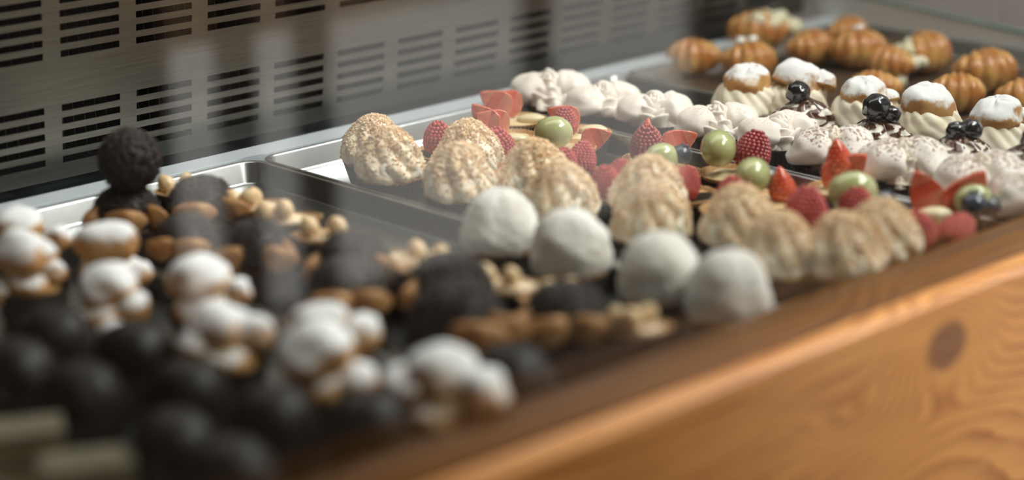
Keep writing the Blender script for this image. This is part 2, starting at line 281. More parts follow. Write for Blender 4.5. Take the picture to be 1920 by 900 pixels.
# vent panel with real slots
TAU = 0.11464
def slot_panel():
    mb = MB(); L = math.sqrt(1 + TAU * TAU); uy, uz = -TAU / L, 1 / L; ny, nz_ = 1 / L, TAU / L
    xs = [XL]; holes = []
    k0 = -8
    for k in range(k0, 13):
        a = 0.8327 + 0.0717 * k
        if a > XL + .01 and a + .0556 < XR: xs += [a, a + 0.0556]; holes.append(len(xs) - 2)
    xs.append(XR)
    ss = [-0.004]; hs = []
    for base in (0.0098, 0.0998, 0.1898, 0.2798):
        for j in range(5):
            a = base + 0.0111 * j - 0.0002; ss += [a, a + 0.0058]; hs.append(len(ss) - 2)
    ss.append(0.40)
    T = 0.0009; idx = {}
    def P(i, j, b):
        key = (i, j, b)
        if key not in idx:
            s_, x = ss[j], xs[i]; y = 1.4273 + uy * s_ + ny * (T if b else 0); z = 0.02 + uz * s_ + nz_ * (T if b else 0)
            idx[key] = len(mb.v); mb.v.append((x, y, z))
        return idx[key]
    hole = lambda i, j: i in holes and j in hs
    for i in range(len(xs) - 1):
        for j in range(len(ss) - 1):
            if not hole(i, j):
                mb.f.append((P(i, j, 0), P(i + 1, j, 0), P(i + 1, j + 1, 0), P(i, j + 1, 0))); mb.m.append(0)
                mb.f.append((P(i, j, 1), P(i, j + 1, 1), P(i + 1, j + 1, 1), P(i + 1, j, 1))); mb.m.append(0)
            else:
                for a, b_ in (((i, j), (i + 1, j)), ((i + 1, j), (i + 1, j + 1)), ((i + 1, j + 1), (i, j + 1)), ((i, j + 1), (i, j))):
                    mb.f.append((P(*a, 0), P(*b_, 0), P(*b_, 1), P(*a, 1))); mb.m.append(1)
    return mb.mesh('vent_panel', [panel_steel, steel], False)
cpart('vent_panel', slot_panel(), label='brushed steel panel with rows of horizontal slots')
mb = MB(); 
mb.box(XL, XR, 1.475, 1.48, 0.0, 0.42)
cpart('panel_backing', mb.mesh('panel_backing', black_fin, False))
mb = MB()
for i in range(150):
    x = XL + .01 + i * 0.0105
    mb.box(x, x + .0006, 1.434, 1.470, 0.03, 0.40)
cpart('cooler_fins', mb.mesh('cooler_fins', mat('fin_metal', (0.006, 0.009, 0.010), rough=0.6), False), kind='stuff')
# pine frame
def bevel_bar(name, m, x0, x1, y0, y1, z0, z1, r=0.004):
    mb = MB(); prof = []
    for (cy, cz, a0) in ((y0 + r, z0 + r, PI), (y1 - r, z0 + r, 1.5 * PI), (y1 - r, z1 - r, 0), (y0 + r, z1 - r, .5 * PI)):
        prof += [(cy + r * math.cos(a0 + k * PI / 8), cz + r * math.sin(a0 + k * PI / 8)) for k in range(5)]
    n = len(prof); vs = [(x0, y, z) for y, z in prof] + [(x1, y, z) for y, z in prof]
    mb.add(vs, [(i, (i + 1) % n, n + (i + 1) % n, n + i) for i in range(n)] + [tuple(range(n - 1, -1, -1)), tuple(range(n, 2 * n))]); return mb.mesh(name, m, True)
cpart('top_rail', bevel_bar('top_rail', pine_shaded_top, XL, XR + .02, 0.7275, 0.772, 0.012, 0.0305, 0.0015), label='flat top of the pine frame, its shade painted in as darker brown')
cpart('front_board', bevel_bar('front_board', pine_front, XL, XR + .02, 0.706, 0.7275, -0.36, 0.0290, 0.0035), label='honey coloured pine board with a large oval knot')
cpart('lower_front_board', boxmesh('lower_front_board', pine_front, (XL, XR + .02, 0.706, 0.7275, ZF, -0.363)))
# glass front leaning back
TL = 0.0; HG = 0.42
def lean_box(x0, x1, y0, z0, h, t):
    uy, uz = math.sin(TL), math.cos(TL); ny, nz_ = uz, -uy; mb = MB()
    q = [(y0, z0), (y0 + ny * t, z0 + nz_ * t), (y0 + uy * h + ny * t, z0 + uz * h + nz_ * t), (y0 + uy * h, z0 + uz * h)]
    mb.add([(x0, *p) for p in q] + [(x1, *p) for p in q], [(0, 1, 2, 3), (7, 6, 5, 4), (0, 4, 5, 1), (1, 5, 6, 2), (2, 6, 7, 3), (3, 7, 4, 0)]); return mb
cpart('front_glass', lean_box(XL, XR, 0.752, 0.0325, HG, 0.006).mesh('front_glass', pane_glass('clear_glass', (0.97, 0.985, 0.98)), False), label='upright clear glass front with window reflections')
# low glass end pane with a falling top edge
mb = MB(); zt = lambda y: 0.038 + (y - 1.28) * 0.086
mb.add([(1.787, .80, .0), (1.787, 1.40, .0), (1.787, 1.40, zt(1.40)), (1.787, .80, .012), (1.793, .80, .0), (1.793, 1.40, .0), (1.793, 1.40, zt(1.40)), (1.793, .80, .012)], [(0, 3, 2, 1), (4, 5, 6, 7), (0, 1, 5, 4), (1, 2, 6, 5), (3, 0, 4, 7)])
eg = cpart('end_glass', mb.mesh('end_glass', pane_glass('frosted_end_glass', (0.95, 0.97, 0.96), 0.7, (0.88, 0.87, 0.84)), False), label='pale frosted glass pane closing the right end')
mb = MB(); mb.add([(1.786, .80, .012), (1.786, 1.40, zt(1.40)), (1.786, 1.40, zt(1.40) + .0022), (1.786, .80, .0142), (1.794, .80, .012), (1.794, 1.40, zt(1.40)), (1.794, 1.40, zt(1.40) + .0022), (1.794, .80, .0142)], [(0, 3, 2, 1), (4, 5, 6, 7), (0, 1, 5, 4), (1, 2, 6, 5), (2, 3, 7, 6), (3, 0, 4, 7)])
place('polished_edge', mb.mesh('polished_edge', edge_green, False), eg)

# ------------------------------------------------------------------ trays
def tray_mesh(w_, d_, floor_mat):
    mb = MB()
    def loop(ins, z, r):
        out = []
        for (cx, cy, a0) in ((w_ / 2, d_ / 2, 0), (-w_ / 2, d_ / 2, .5 * PI), (-w_ / 2, -d_ / 2, PI), (w_ / 2, -d_ / 2, 1.5 * PI)):
            sx = 1 if cx > 0 else -1; sy = 1 if cy > 0 else -1
            px, py = cx - sx * (ins + r), cy - sy * (ins + r)
            out += [(px + r * math.cos(a0 + k * PI / 16), py + r * math.sin(a0 + k * PI / 16), z) for k in range(9)]
        return out
    rings = [loop(0.0065, 0.0002, .012), loop(0.0055, 0.0020, .013), loop(0.0042, 0.0170, .014), loop(0.0015, 0.0172, .017), loop(0, 0.0182, .018), loop(0, 0.0196, .018), loop(0.001, 0.0202, .017), loop(0.0030, 0.0200, .015), loop(0.0044, 0.0188, .014), loop(0.0058, 0.0030, .012), loop(0.0078, 0.0012, .011)]
    n = 36; vs = [p for r in rings for p in r]
    fs = [(j * n + i, j * n + (i + 1) % n, (j + 1) * n + (i + 1) % n, (j + 1) * n + i) for j in range(len(rings) - 1) for i in range(n)]
    mb.add(vs, fs); mb.f.append(tuple((len(rings) - 1) * n + i for i in range(n))); mb.m.append(1); mb.f.append(tuple(range(n - 1, -1, -1))); mb.m.append(0)
    me = mb.mesh('serving_tray', [tray_steel, floor_mat], True)
    me.polygons[len(me.polygons) - 2].use_smooth = False; return me
TRAYS = ((0.474, 0.7405, 'stainless steel tray at the far left holding dark pastries near the viewer', tray_steel),
         (0.7425, 0.9775, 'steel tray with chocolate sprinkle pastries and hazelnut boats, left of the empty rim strip', tray_steel),
         (0.9795, 1.2485, 'steel tray with nut cream puffs and fruit tartlets', tray_steel),
         (1.2505, 1.4245, 'narrow steel tray with cocoa dusted meringues and cherry topped tarts', tray_steel),
         (1.4265, 1.7855, 'wide steel tray at the far right end holding filled croissants', tray_steel))
TOPZ = -0.003
for x0, x1, lab, fm in TRAYS:
    o = place('serving_tray', tray_mesh(x1 - x0, 0.574, fm), None, ((x0 + x1) / 2, 1.0745, TOPZ), label=lab); o['category'] = 'tray'; o['group'] = 'steel trays side by side in the case'
o = place('baking_paper', boxmesh('baking_paper', paper_brown, (1.440, 1.772, 0.80, 1.345, -0.0016, -0.0010)), None, (0, 0, 0), label='dark brown baking paper lying under the croissants'); o['category'] = 'paper'

# ------------------------------------------------------------------ food meshes (shared)
rnd = random.Random(7)
def cup_mesh(rt, rb, h, n=40, sx=1.0):
    mb = MB(); nu = n * 2
    def f(u, v):
        i = round(u / (2 * PI) * nu); fl = (1.0 if i % 2 else -1.0)
        prof = [(0.3, 0, 0), (rb, 0, 1), (rb + (rt - rb) * .5, h * .5, 1), (rt, h, 1), (rt - .0006, h, 1), (rb - .001, 0.0008, 1), (0.3, .0008, 0)]
        r, z, q = prof[round(v * 6)]
        if r == 0.3: r = rb * .3
        r *= 1 + (0.022 * fl if q else 0)
        return (r * math.cos(u) * sx, r * math.sin(u), z)
    mb.surf(f, nu, 6); return mb.mesh('paper_cup', cup_mat, False)
CUP = cup_mesh(.0270, .0205, .022); CUP_T = cup_mesh(.0255, .0195, .0195); CUP_M = cup_mesh(.0320, .0240, .023, 46); CUP_H = cup_mesh(.0185, .0150, .030, 36, 1.30); CUP_P = cup_mesh(.0265, .0200, .024)
def swirl_fn(r0, h, ridges, depth, twist, prof, seed=0, wob=0.0):
    def f(u, v):
        z = h * v
        k = abs(math.cos(ridges * .5 * (u + twist * v)))
        r = r0 * prof(v) * (1 + depth * (k - .5)) * (1 + wob * nz((math.cos(u) * .02, math.sin(u) * .02, z), 70, seed))
        return (r * math.cos(u), r * math.sin(u), z + 0.0006 * nz((math.cos(u), math.sin(u), v * 3), 2, seed))
    return f
def interp(pts):
    xs = [p[0] for p in pts]; ys = [p[1] for p in pts]
    return lambda v: float(np.interp(v, xs, ys))
def scatter_bits(fn, n, size, seed, vlo=0.05, vhi=1.0, rod=0.0, mats=None, name='nut_crumbs'):
    rr = random.Random(seed); mb = MB()
    for k in range(n):
        u = rr.uniform(0, 2 * PI); v = vlo + (vhi - vlo) * math.sqrt(rr.random()) if not rod else vlo + (vhi - vlo) * rr.random()
        p = Vector(fn(u, v)); e = 1e-3
        du = Vector(fn(u + e, v)) - p; dv = Vector(fn(u, min(v + e, .9999))) - p; n_ = du.cross(dv)
        if n_.length < 1e-12: continue
        n_.normalize()
        if rod:
            t = (du.normalized() * rr.uniform(-1, 1) + dv.normalized() * rr.uniform(-1, 1) + n_ * rr.uniform(-.1, .5)).normalized() * rod * rr.uniform(.7, 1.1)
            mb.tube([p + n_ * size * .6 - t * .5, p + n_ * size * .6 + t * .5], size, 5, mi=0)
        else:
            s = size * rr.uniform(.5, 1.3); q = p + n_ * s * .25
            a = Vector((rr.uniform(-1, 1), rr.uniform(-1, 1), rr.uniform(-1, 1))).normalized(); b = a.orthogonal().normalized(); c = a.cross(b)
            b *= rr.uniform(.6, 1); c *= rr.uniform(.5, .9)
            vs = [q + a * s, q - a * s, q + b * s, q - b * s, q + c * s, q - c * s]
            mb.add(vs, [(0, 2, 4), (2, 1, 4), (1, 3, 4), (3, 0, 4), (2, 0, 5), (1, 2, 5), (3, 1, 5), (0, 3, 5)], rr.choice((0, 0, 1)))
    return mb.mesh(name, mats, bool(rod))
# nut cream puff
NUT = []
for s in range(4):
    pr = interp([(0, .90), (.12, 1.03), (.3, 1.0), (.5, .88), (.68, .70), (.82, .52), (.93, .33), (1, .06)])
    fn = swirl_fn(.0272, .0415, 9, .16, .7 + .2 * s, pr, s, .14)
    mb = MB(); mb.surf(fn, 96, 30)
    sw = mb.mesh('nut_swirl', nut_cream)
    # piped shell frill low on the front
    mb = MB()
    for k in range(11):
        a = 2 * PI * k / 11 + s; cz = .0065 + .001 * math.sin(k * 2.3)
        pts = []
        for j in range(9):
            t = j / 8; an = a + .30 * math.sin(t * PI) * (1 if k % 2 else -1); rad = .0262 + .0020 * math.sin(t * PI) - .0035 * t
            pts.append((rad * math.cos(an), rad * math.sin(an), cz - .006 + .015 * t))
        mb.tube(pts, lambda t: .0010 + .0024 * math.sin(PI * min(1, t * .95 + .05)) ** .7, 8)
    fr = mb.mesh('piped_frill', cream)
    cr = scatter_bits(fn, 1500, .00140, s, .10, .99, mats=[nutm2, nutm])
    # jagged biscuit rim between cream and cup
    mb = MB(); mb.surf(lambda u, v: ((.0235 + .0042 * v + .0009 * (round(u / (2 * PI) * 64) % 2)) * math.cos(u), (.0235 + .0042 * v + .0009 * (round(u / (2 * PI) * 64) % 2)) * math.sin(u), .0045 * v + .0008 * nz((math.cos(u), math.sin(u), 0), 4, s)), 64, 3)
    NUT.append((sw, fr, cr, mb.mesh('biscuit_base', biscuit, False)))
def nut_puff(u, v, z, label, rz=0.0, scl=1.0):
    k = rnd.randrange(4); p = at(u, v, z); t = thing('nut_cream_puff', label, 'pastry', (p.x, p.y, TOPZ + .0013), rz + rnd.uniform(0, 6), 'nut cream puffs in dark paper cups', scl)
    place('paper_cup', CUP, t); place('biscuit_base', NUT[k][3], t, (0, 0, .019)); place('nut_swirl', NUT[k][0], t, (0, 0, .022)); place('piped_frill', NUT[k][1], t, (0, 0, .0245)); place('nut_crumbs', NUT[k][2], t, (0, 0, .022), kind='stuff')
# coconut domes
DOME = []
for s in range(4):
    pr = interp([(0, .93), (.08, 1.0), (.25, 1.03), (.45, .98), (.62, .87), (.78, .68), (.9, .46), (1, .04)])
    def fn(u, v, s=s):
        r = .0272 * pr(v) * (1 + .15 * nz((math.cos(u) * .9, math.sin(u) * .9, v * 1.6), 1.5, s) + .045 * nz((math.cos(u), math.sin(u), v * 2), 6, s))
        return (r * math.cos(u), r * math.sin(u), .0445 * (v ** .93) + .001 * nz((math.cos(u), math.sin(u), v), 2.5, s))
    mb = MB(); mb.surf(fn, 72, 28); body = mb.mesh('coconut_dome', coconut)
    mb = MB(); mb.surf(lambda u, v: ((.0245 + .002 * v + .0007 * (round(u / (2 * PI) * 60) % 2)) * math.cos(u), (.0245 + .002 * v + .0007 * (round(u / (2 * PI) * 60) % 2)) * math.sin(u), .005 * v), 60, 2)
    DOME.append((body, mb.mesh('biscuit_base', biscuit, False)))
def dome(u, v, z, label, k, x=None):
    p = at(u, v, z); t = thing('coconut_dome_cake', label, 'cake', (min(p.x, .9505), p.y, TOPZ + .0013), rnd.uniform(0, 6), 'white coconut dome cakes in a row', 1.0)
    place('paper_cup', CUP, t, scl=(1, 1, .78)); place('biscuit_base', DOME[k][1], t, (0, 0, .0150)); place('coconut_dome', DOME[k][0], t, (0, 0, .0180))
# fruit
def rasp_mesh(m):
    mb = MB(); core = []
    L = .0285; prof = interp([(0, .62), (.12, .92), (.3, 1.0), (.55, .93), (.75, .72), (.9, .45), (1, .12)])
    mb.surf(lambda u, v: (.0100 * prof(v) * math.cos(u), .0100 * prof(v) * math.sin(u), .001 + (L - .004) * v), 20, 10)
    rows = 11
    for j in range(rows):
        v = (j + .4) / rows; R = .0112 * prof(v); n = max(3, int(2 * PI * R / .0031))
        for i in range(n):
            a = 2 * PI * (i + .5 * (j % 2)) / n; rr = .00178
            c = (R * math.cos(a), R * math.sin(a), .0008 + (L - .003) * v)
            mb.surf(lambda u, w, c=c, rr=rr: (c[0] + rr * math.cos((w - .5) * PI * .96) * math.cos(u), c[1] + rr * math.cos((w - .5) * PI * .96) * math.sin(u), c[2] + rr * math.sin((w - .5) * PI * .96)), 7, 4)
    return mb.mesh('raspberry', m)
RASP = rasp_mesh(rasp); RASPG = rasp_mesh(rasp_glz)
GRAPE = blob(0, 0, .0125, .0150, .0122, .0125, .03, 40, 1, 32, 20).mesh('grape', grape)
def blueberry():
    mb = blob(0, 0, .0072, .0078, .0078, .0070, .02, 60, 2, 24, 14)
    for k in range(5):
        a = 2 * PI * k / 5; mb.tube([(.0014 * math.cos(a), .0014 * math.sin(a), .0138), (.0030 * math.cos(a), .0030 * math.sin(a), .0152)], .0007, 5)
    return mb.mesh('blueberry', blueb)
BLUE = blueberry()
def straw_wedge(s):
    """a strawberry cut lengthwise: rounded outside, flat cut face, seeds in pits"""
    mb = MB(); L = .034; prof = interp([(0, .25), (.1, .75), (.25, 1), (.45, .93), (.7, .62), (.88, .33), (1, .05)])
    def f(u, v):
        r = .0135 * prof(v); x = r * math.cos(u); y = r * math.sin(u) * 1.0
        if y < -.0015: y = -.0015 - .0006 * math.sin(v * 9 + s)
        return (x, y, L * v)
    mb.surf(f, 36, 18)
    for j in range(7):
        for i in range(5):
            v = .12 + j * .12; a = .5 + i * .55 + .27 * (j % 2); r = .0135 * prof(v) * 1.0
            if a > 2.7: continue
            c = (r * math.cos(a), r * math.sin(a), L * v)
            mb.surf(lambda u, w, c=c: (c[0] + .0005 * math.cos((w - .5) * 3) * math.cos(u), c[1] + .0005 * math.cos((w - .5) * 3) * math.sin(u), c[2] + .0009 * math.sin((w - .5) * 3)), 5, 3, mi=1)
    for i, f_ in enumerate(mb.f[:36 * 18]):
        if all(mb.v[j][1] < -.0012 for j in f_): mb.m[i] = 2
    return mb.mesh('strawberry_wedge', [straw, custard, straw_in])
STRAW = [straw_wedge(0), straw_wedge(1)]
# tartlet
def shell_mesh(rx, ry, h, m, nfl=44):
    mb = MB(); nu = nfl * 2
    P = [(.72, 0), (.80, 0), (.93, h * .6), (1.0, h), (.94, h * 1.02), (.86, h * .72), (.2, h * .66)]
    def f(u, v):
        k, z = P[round(v * 6)]; i = round(u / (2 * PI) * nu) % 2
        q = k * (1 + (.022 if i else -.012) * (1 if .9 < k else .3))
        return (rx * q * math.cos(u), ry * q * math.sin(u), z + (.0004 * i if k >= .94 else 0) + .0004 * nz((math.cos(u), math.sin(u), 0), 3))
    mb.surf(f, nu, 6); return mb.mesh('tart_shell', m, False)
SHELL = shell_mesh(.0265, .0265, .0085, biscuit)
def custard_mesh():
    mb = MB(); mb.surf(lambda u, v: ((1 - v * .97) * .0238 * (1 + .04 * math.sin(5 * u)) * math.cos(u), (1 - v * .97) * .0238 * (1 + .04 * math.sin(5 * u)) * math.sin(u), .0052 + .0040 * math.sin(v * PI / 2) + .0005 * math.cos(u * 7) * (1 - v)), 40, 8); return mb.mesh('custard', custard)
CUST = custard_mesh()
BANANA = blob(0, 0, .004, .0125, .0075, .0050, .08, 60, 3, 24, 12).mesh('cream_piece', mat('cream_piece', (0.76, 0.64, 0.36), rough=.4, color2=(.84, .76, .52), scale=90, coat=.3))
CHOC_FILL = MB(); CHOC_FILL.surf(lambda u, v: ((1 - v * .97) * .0240 * math.cos(u), (1 - v * .97) * .0240 * math.sin(u), .0060 + .0012 * v + .0006 * math.cos(3 * u) * (1 - v)), 36, 6); CHOC_FILL = CHOC_FILL.mesh('chocolate_filling', choc_gloss)
# camera-right in plan, used only to describe how fruit is arranged on each tart as seen by the customer
RX = Vector((0.726, -0.6875)); RY = Vector((0.683, 0.73))
def local(du, dv): return RX * du + RY * dv           # du: to the customer's right, dv: away from the customer
def fruit(t, kind, du, dv, dz=0.0, rot=(0, 0, 0), scl=1.0):
    q = local(du, dv); tab = {'raspberry': ('raspberry', RASP), 'glazed': ('raspberry', RASPG), 'grape': ('grape', GRAPE), 'blueberry': ('blueberry', BLUE), 'straw': ('strawberry_wedge', STRAW[0]), 'straw2': ('strawberry_wedge', STRAW[1]), 'piece': ('cream_piece', BANANA)}
    nm, me = tab[kind]; o = place(nm, me, t, (q.x, q.y, .0265 + dz), rot, scl); return o
def fruit_tart(u, v, z, label, fruits, choc=False, scl=1.0, cup=True):
    p = at(u, v, z); t = thing('raspberry_tartlet' if choc else 'fruit_tartlet', label, 'tartlet', (p.x, p.y, TOPZ + .0013), 0, 'raspberry tartlets with a dark filling' if choc else 'custard tartlets topped with mixed fruit', scl)
    place('paper_cup', CUP_T, t, (0, 0, 0), (0, 0, rnd.uniform(0, 3))); place('tart_shell', SHELL, t, (0, 0, .0145), (0, 0, rnd.uniform(0, 3)), label='crisp fluted biscuit shell')
    place('chocolate_filling' if choc else 'custard', CHOC_FILL if choc else CUST, t, (0, 0, .0145), (0, 0, rnd.uniform(0, 3)))
    for f in fruits: fruit(t, *f)
    return t
# meringues: two shells with a piped ruffle of cream between
def lobe_mesh(s, m):
    mb = MB()
    def f(u, v):
        ph = (v - .5) * PI * .985; cx, cy, cz = math.cos(ph) * math.cos(u), math.cos(ph) * math.sin(u), math.sin(ph)
        k = 1 + .12 * nz((cx, cy, cz), 1.5, s) + .045 * math.cos(5 * u + 3 * v + s) * math.cos(ph); x, y, z = cx * .0200 * k, cy * .0275 * k, cz * .0178 * k
        w_ = max(0, -cz); x += (.010 * w_ * w_ + .003 * w_) * (1 if cx > -.2 else .2); y += .004 * w_ * math.sin(u + s)
        x -= .005 * max(0, cz) ** 2
        lip = max(0, cx) ** 5 * max(0, .25 - abs(cz + .62)) * 4; x += .005 * lip; z += .005 * lip
        return (x, y, max(z, -.0135) + .0150)
    mb.surf(f, 56, 30)
    return mb.mesh('meringue_shell', m)
LOBES = [lobe_mesh(s, mering) for s in range(3)]; LOBES_P = [lobe_mesh(s + 4, mering_pale) for s in range(3)]
def petal(mb, a, rad, z, tilt, w_, h_, th, seed):
    """one fold of piped cream: a thin leaf curling outward"""
    ca, sa = math.cos(a), math.sin(a); n = 10; m_ = 12
    def f(u, v):
        t = v; wd = w_ * math.sin(PI * min(1, .12 + t * .84)) ** .6; x = wd * math.cos(u); y = th * math.sin(u) * (1 - .5 * t) + .55 * x * x / w_
        zz = h_ * t; out = rad + tilt * t * t * h_ - y + .0012 * nz((x * 90, t * 2, seed), 1.3)
        q = x * (1 + .15 * math.sin(t * 5 + seed))
        return (out * ca - q * sa, out * sa + q * ca, z + zz * (1 - .25 * t * tilt))
    mb.surf(f, m_, n)
def ruffle_mesh(s, m, big=1.0):
    mb = MB(); rr = random.Random(s * 3 + 1)
    mb.surf(lambda u, v: ((.0150 * (1 - v) + .003) * big * math.cos(u) * (1 + .12 * math.cos(6 * u + 4 * v)) * .85, (.0185 * (1 - v) + .003) * big * math.sin(u) * (1 + .12 * math.cos(6 * u + 4 * v)) * 1.2, .030 * v), 60, 14)
    for ring, (n, rad, z, tilt, h_) in enumerate(((8, .0150, .000, .25, .014), (7, .0120, .0065, .12, .0135), (5, .0078, .0130, -.10, .0135), (3, .0036, .0180, -.2, .0125))):
        for k in range(n):
            a = 2 * PI * k / n + ring * .5 + rr.uniform(-.15, .15); el = 1 + .28 * abs(math.sin(a))
            petal(mb, a, (rad - .001) * big * el, z, tilt * rr.uniform(.3, 1.3), .0088 * big, h_ * rr.uniform(.85, 1.1), .0034, k + ring * 9 + s)
    return mb.mesh('piped_cream', m)
RUF = [ruffle_mesh(s, ruffm) for s in range(3)]; RUF_P = [ruffle_mesh(s + 5, mering_pale, 1.22) for s in range(2)]
def meringue(u, v, z, label, face, scl=1.0, pale=False, k=0, tilt=0.0, x=None):
    p = at(u, v, z); t = thing('meringue_cake', label, 'meringue', (p.x if x is None else x, p.y, TOPZ + .0013), face, 'cream filled meringues in dark cups', scl)
    lb = LOBES_P if pale else LOBES; e = .0180 if pale else .0160; q = .84 if pale else 1.0
    place('paper_cup', CUP_M, t)
    place('meringue_shell', lb[k % 3], t, (e, 0, .0202), (0, .12, 0), (q, q, 1.02 * q)); place('meringue_shell', lb[(k + 1) % 3], t, (-e, 0, .0202), (0, -.12, PI), (q, 1.0 * q, .98 * q))
    place('piped_cream', (RUF_P[k % 2] if pale else RUF[k % 3]), t, (0, -.004, .0200), (0, 0, .6 * k), (1.0, 1.0, .98) if pale else (1.12, 1.15, 1.10))
# cherry topped cream tart with sauce
def dollop_fn(s):
    pr = interp([(0, .85), (.12, 1.0), (.4, .92), (.65, .70), (.85, .46), (1, .20)])
    return swirl_fn(.0265, .0250, 9, .20, .6, pr, s, .25)
DOL = []
for s in range(3):
    fn = dollop_fn(s); mb = MB(); mb.surf(fn, 90, 22); body = mb.mesh('piped_cream', mat('white_cream', (0.86, 0.80, 0.70), rough=.5, color2=(.90, .85, .76), scale=60, sss=.1))
    mb = MB(); NU, NV = 200, 56; idx = {}
    def key(i, j):
        i %= NU
        if (i, j) not in idx:
            q = Vector(fn(2 * PI * i / NU, j / NV)); rr_ = math.hypot(q.x, q.y); idx[(i, j)] = len(mb.v)
            mb.v.append((q.x * (1 + .0008 / max(rr_, .002)), q.y * (1 + .0008 / max(rr_, .002)), q.z + .0006))
        return idx[(i, j)]
    for j in range(5, NV):
        for i in range(NU):
            u_, v_ = 2 * PI * i / NU, j / NV
            band = math.cos((4 + s) * u_ + 2.6 * math.sin(v_ * 13 + s) + .8 * math.sin(3 * u_))
            if band > (.72 - 1.35 * v_ + .25 * s * (v_ < .7)) or v_ > .88: mb.f.append((key(i, j), key(i + 1, j), key(i + 1, j + 1), key(i, j + 1))); mb.m.append(0)
    mb.surf(lambda u, v: ((.0095 - .0090 * v) * math.cos(u), (.0095 - .0090 * v) * math.sin(u), .0240 + .0035 * math.sin(v * PI / 2)), 40, 6)
    DOL.append((body, mb.mesh('chocolate_sauce', sauce)))
CHER = blob(0, 0, .010, .0108, .0105, .0105, .16, 90, 4, 30, 18).mesh('dark_cherry', blackb)
def cherry_tart(u, v, z, label, cherries, k=0):
    p = at(u, v, z); t = thing('cherry_cream_tart', label, 'tart', (p.x, p.y, TOPZ + .0013), 0, 'cream tarts with chocolate sauce and dark cherries')
    place('paper_cup', CUP, t); place('piped_cream', DOL[k][0], t, (0, 0, .0225)); place('chocolate_sauce', DOL[k][1], t, (0, 0, .0225))
    for (du, dv, dz, s) in cherries:
        q = local(du, dv); place('dark_cherry', CHER, t, (q.x, q.y, .0455 + dz), (rnd.uniform(-.5, .5), rnd.uniform(-.5, .5), rnd.uniform(0, 6)), s)
# cream filled profiterole with sugared lid
LID = []; 
for s in range(4):
    def fn(u, v, s=s):
        r = .0235 * math.cos(v * PI / 2 * .97) ** .62; r *= 1 + .16 * nz((math.cos(u), math.sin(u), v * 1.5), 1.5, s)
        return (r * math.cos(u), r * math.sin(u), .0215 * math.sin(v * PI / 2) ** .9 * (1 + .15 * nz((math.cos(u), math.sin(u), v), 2, s + 4)))
    mb = MB(); mb.surf(fn, 48, 18); LID.append((mb.mesh('choux_lid', choux_sugar), mb.mesh('choux_lid', choux_light)))
FRILL = []
for s in range(3):
    pr = interp([(0, .70), (.12, .95), (.3, 1.06), (.55, 1.04), (.78, .96), (.92, .85), (1, .60)])
    def fn(u, v, s=s):
        k = abs(math.cos(6.5 * (u + 1.1 * v + .1 * math.sin(3 * u)))) ** .8; r = .0280 * pr(v) * (1 + (.03 + .05 * v) * (k - .5)) * (1 + .20 * nz((math.cos(u), math.sin(u), v), 1.6, s))
        return (r * math.cos(u), r * math.sin(u), .0290 * v + .0028 * k * max(0, v - .55) / .45)
    mb = MB(); mb.surf(fn, 104, 20); FRILL.append(mb.mesh('cream_frill', cream))
BASEC = blob(0, 0, .010, .0230, .0230, .012, .08, 60, 2, 32, 12, flat=.001).mesh('choux_base', choux)
def profiterole(u, v, z, label, k, lid_tilt=(0, 0), lid_s=1.0, light=False, x=None, extra=None):
    p = at(u, v, z); t = thing('cream_profiterole', label, 'profiterole', (p.x if x is None else x, p.y, TOPZ + .0013), 0, 'sugar dusted cream profiteroles')
    place('paper_cup', CUP, t, scl=(.9, .9, .8)); place('choux_base', BASEC, t, (0, 0, .004)); place('cream_frill', FRILL[k % 3], t, (0, 0, .0175), (0, 0, k)); place('choux_lid', LID[k % 4][1 if light else 0], t, (0, 0, .0445), (lid_tilt[0], lid_tilt[1], k * 1.7), lid_s)
    if extra: q = local(*extra[:2]); place('choux_lid', LID[(k + 1) % 4][0], t, (q.x, q.y, .0445 + extra[2]), (.3, .4, k), extra[3])
# filled croissants
def croissant_meshes(s):
    mb = MB(); rr = random.Random(s); N = 60; n = 30; vs = []; span = 1.9 + .3 * rr.random()
    for j in range(N + 1):
        t = j / N; a = (t - .5) * span; env = math.sin(PI * (t * .96 + .02)) ** .75
        seg = abs(math.sin(t * PI * 7.0 + s)); r = .0205 * env * (0.82 + .22 * seg ** .6)
        R = .028; c = Vector((R * math.sin(a), R * math.cos(a) - R, .0195)); d = Vector((math.sin(a), math.cos(a), 0))
        for i in range(n):
            u = 2 * PI * i / n; rr_ = r * (1 + .05 * nz((math.cos(u), math.sin(u), t * 6), 1.5, s)); q = c + d * rr_ * math.cos(u) + Vector((0, 0, 1)) * rr_ * math.sin(u) * .92
            q.z = max(q.z, .0008 + .0002 * env); vs.append(q)
    mb.add(vs, [(j * n + i, (j + 1) * n + i, (j + 1) * n + (i + 1) % n, j * n + (i + 1) % n) for j in range(N) for i in range(n)] + [tuple(range(n)), tuple(N * n + i for i in range(n - 1, -1, -1))])
    body = mb.mesh('pastry_roll', croiss)
    mb = MB()
    for k in range(26):
        a = rr.uniform(0, 2 * PI); q = rr.random() ** .5; x, y = .016 * q * math.cos(a), .009 * q * math.sin(a)
        blob(x, y, .008 * (1 - q) + rr.uniform(0, .003), .0042 * rr.uniform(.6, 1.2), .0040, .0036, .25, 200, k, 10, 6, mb)
    return body, mb.mesh('filling', filling)
CRO = [croissant_meshes(s) for s in range(4)]
PEARL = blob(0, 0, 0, .006, .0045, .0028, .2, 150, 1, 14, 8).mesh('sugar_icing', pearl)
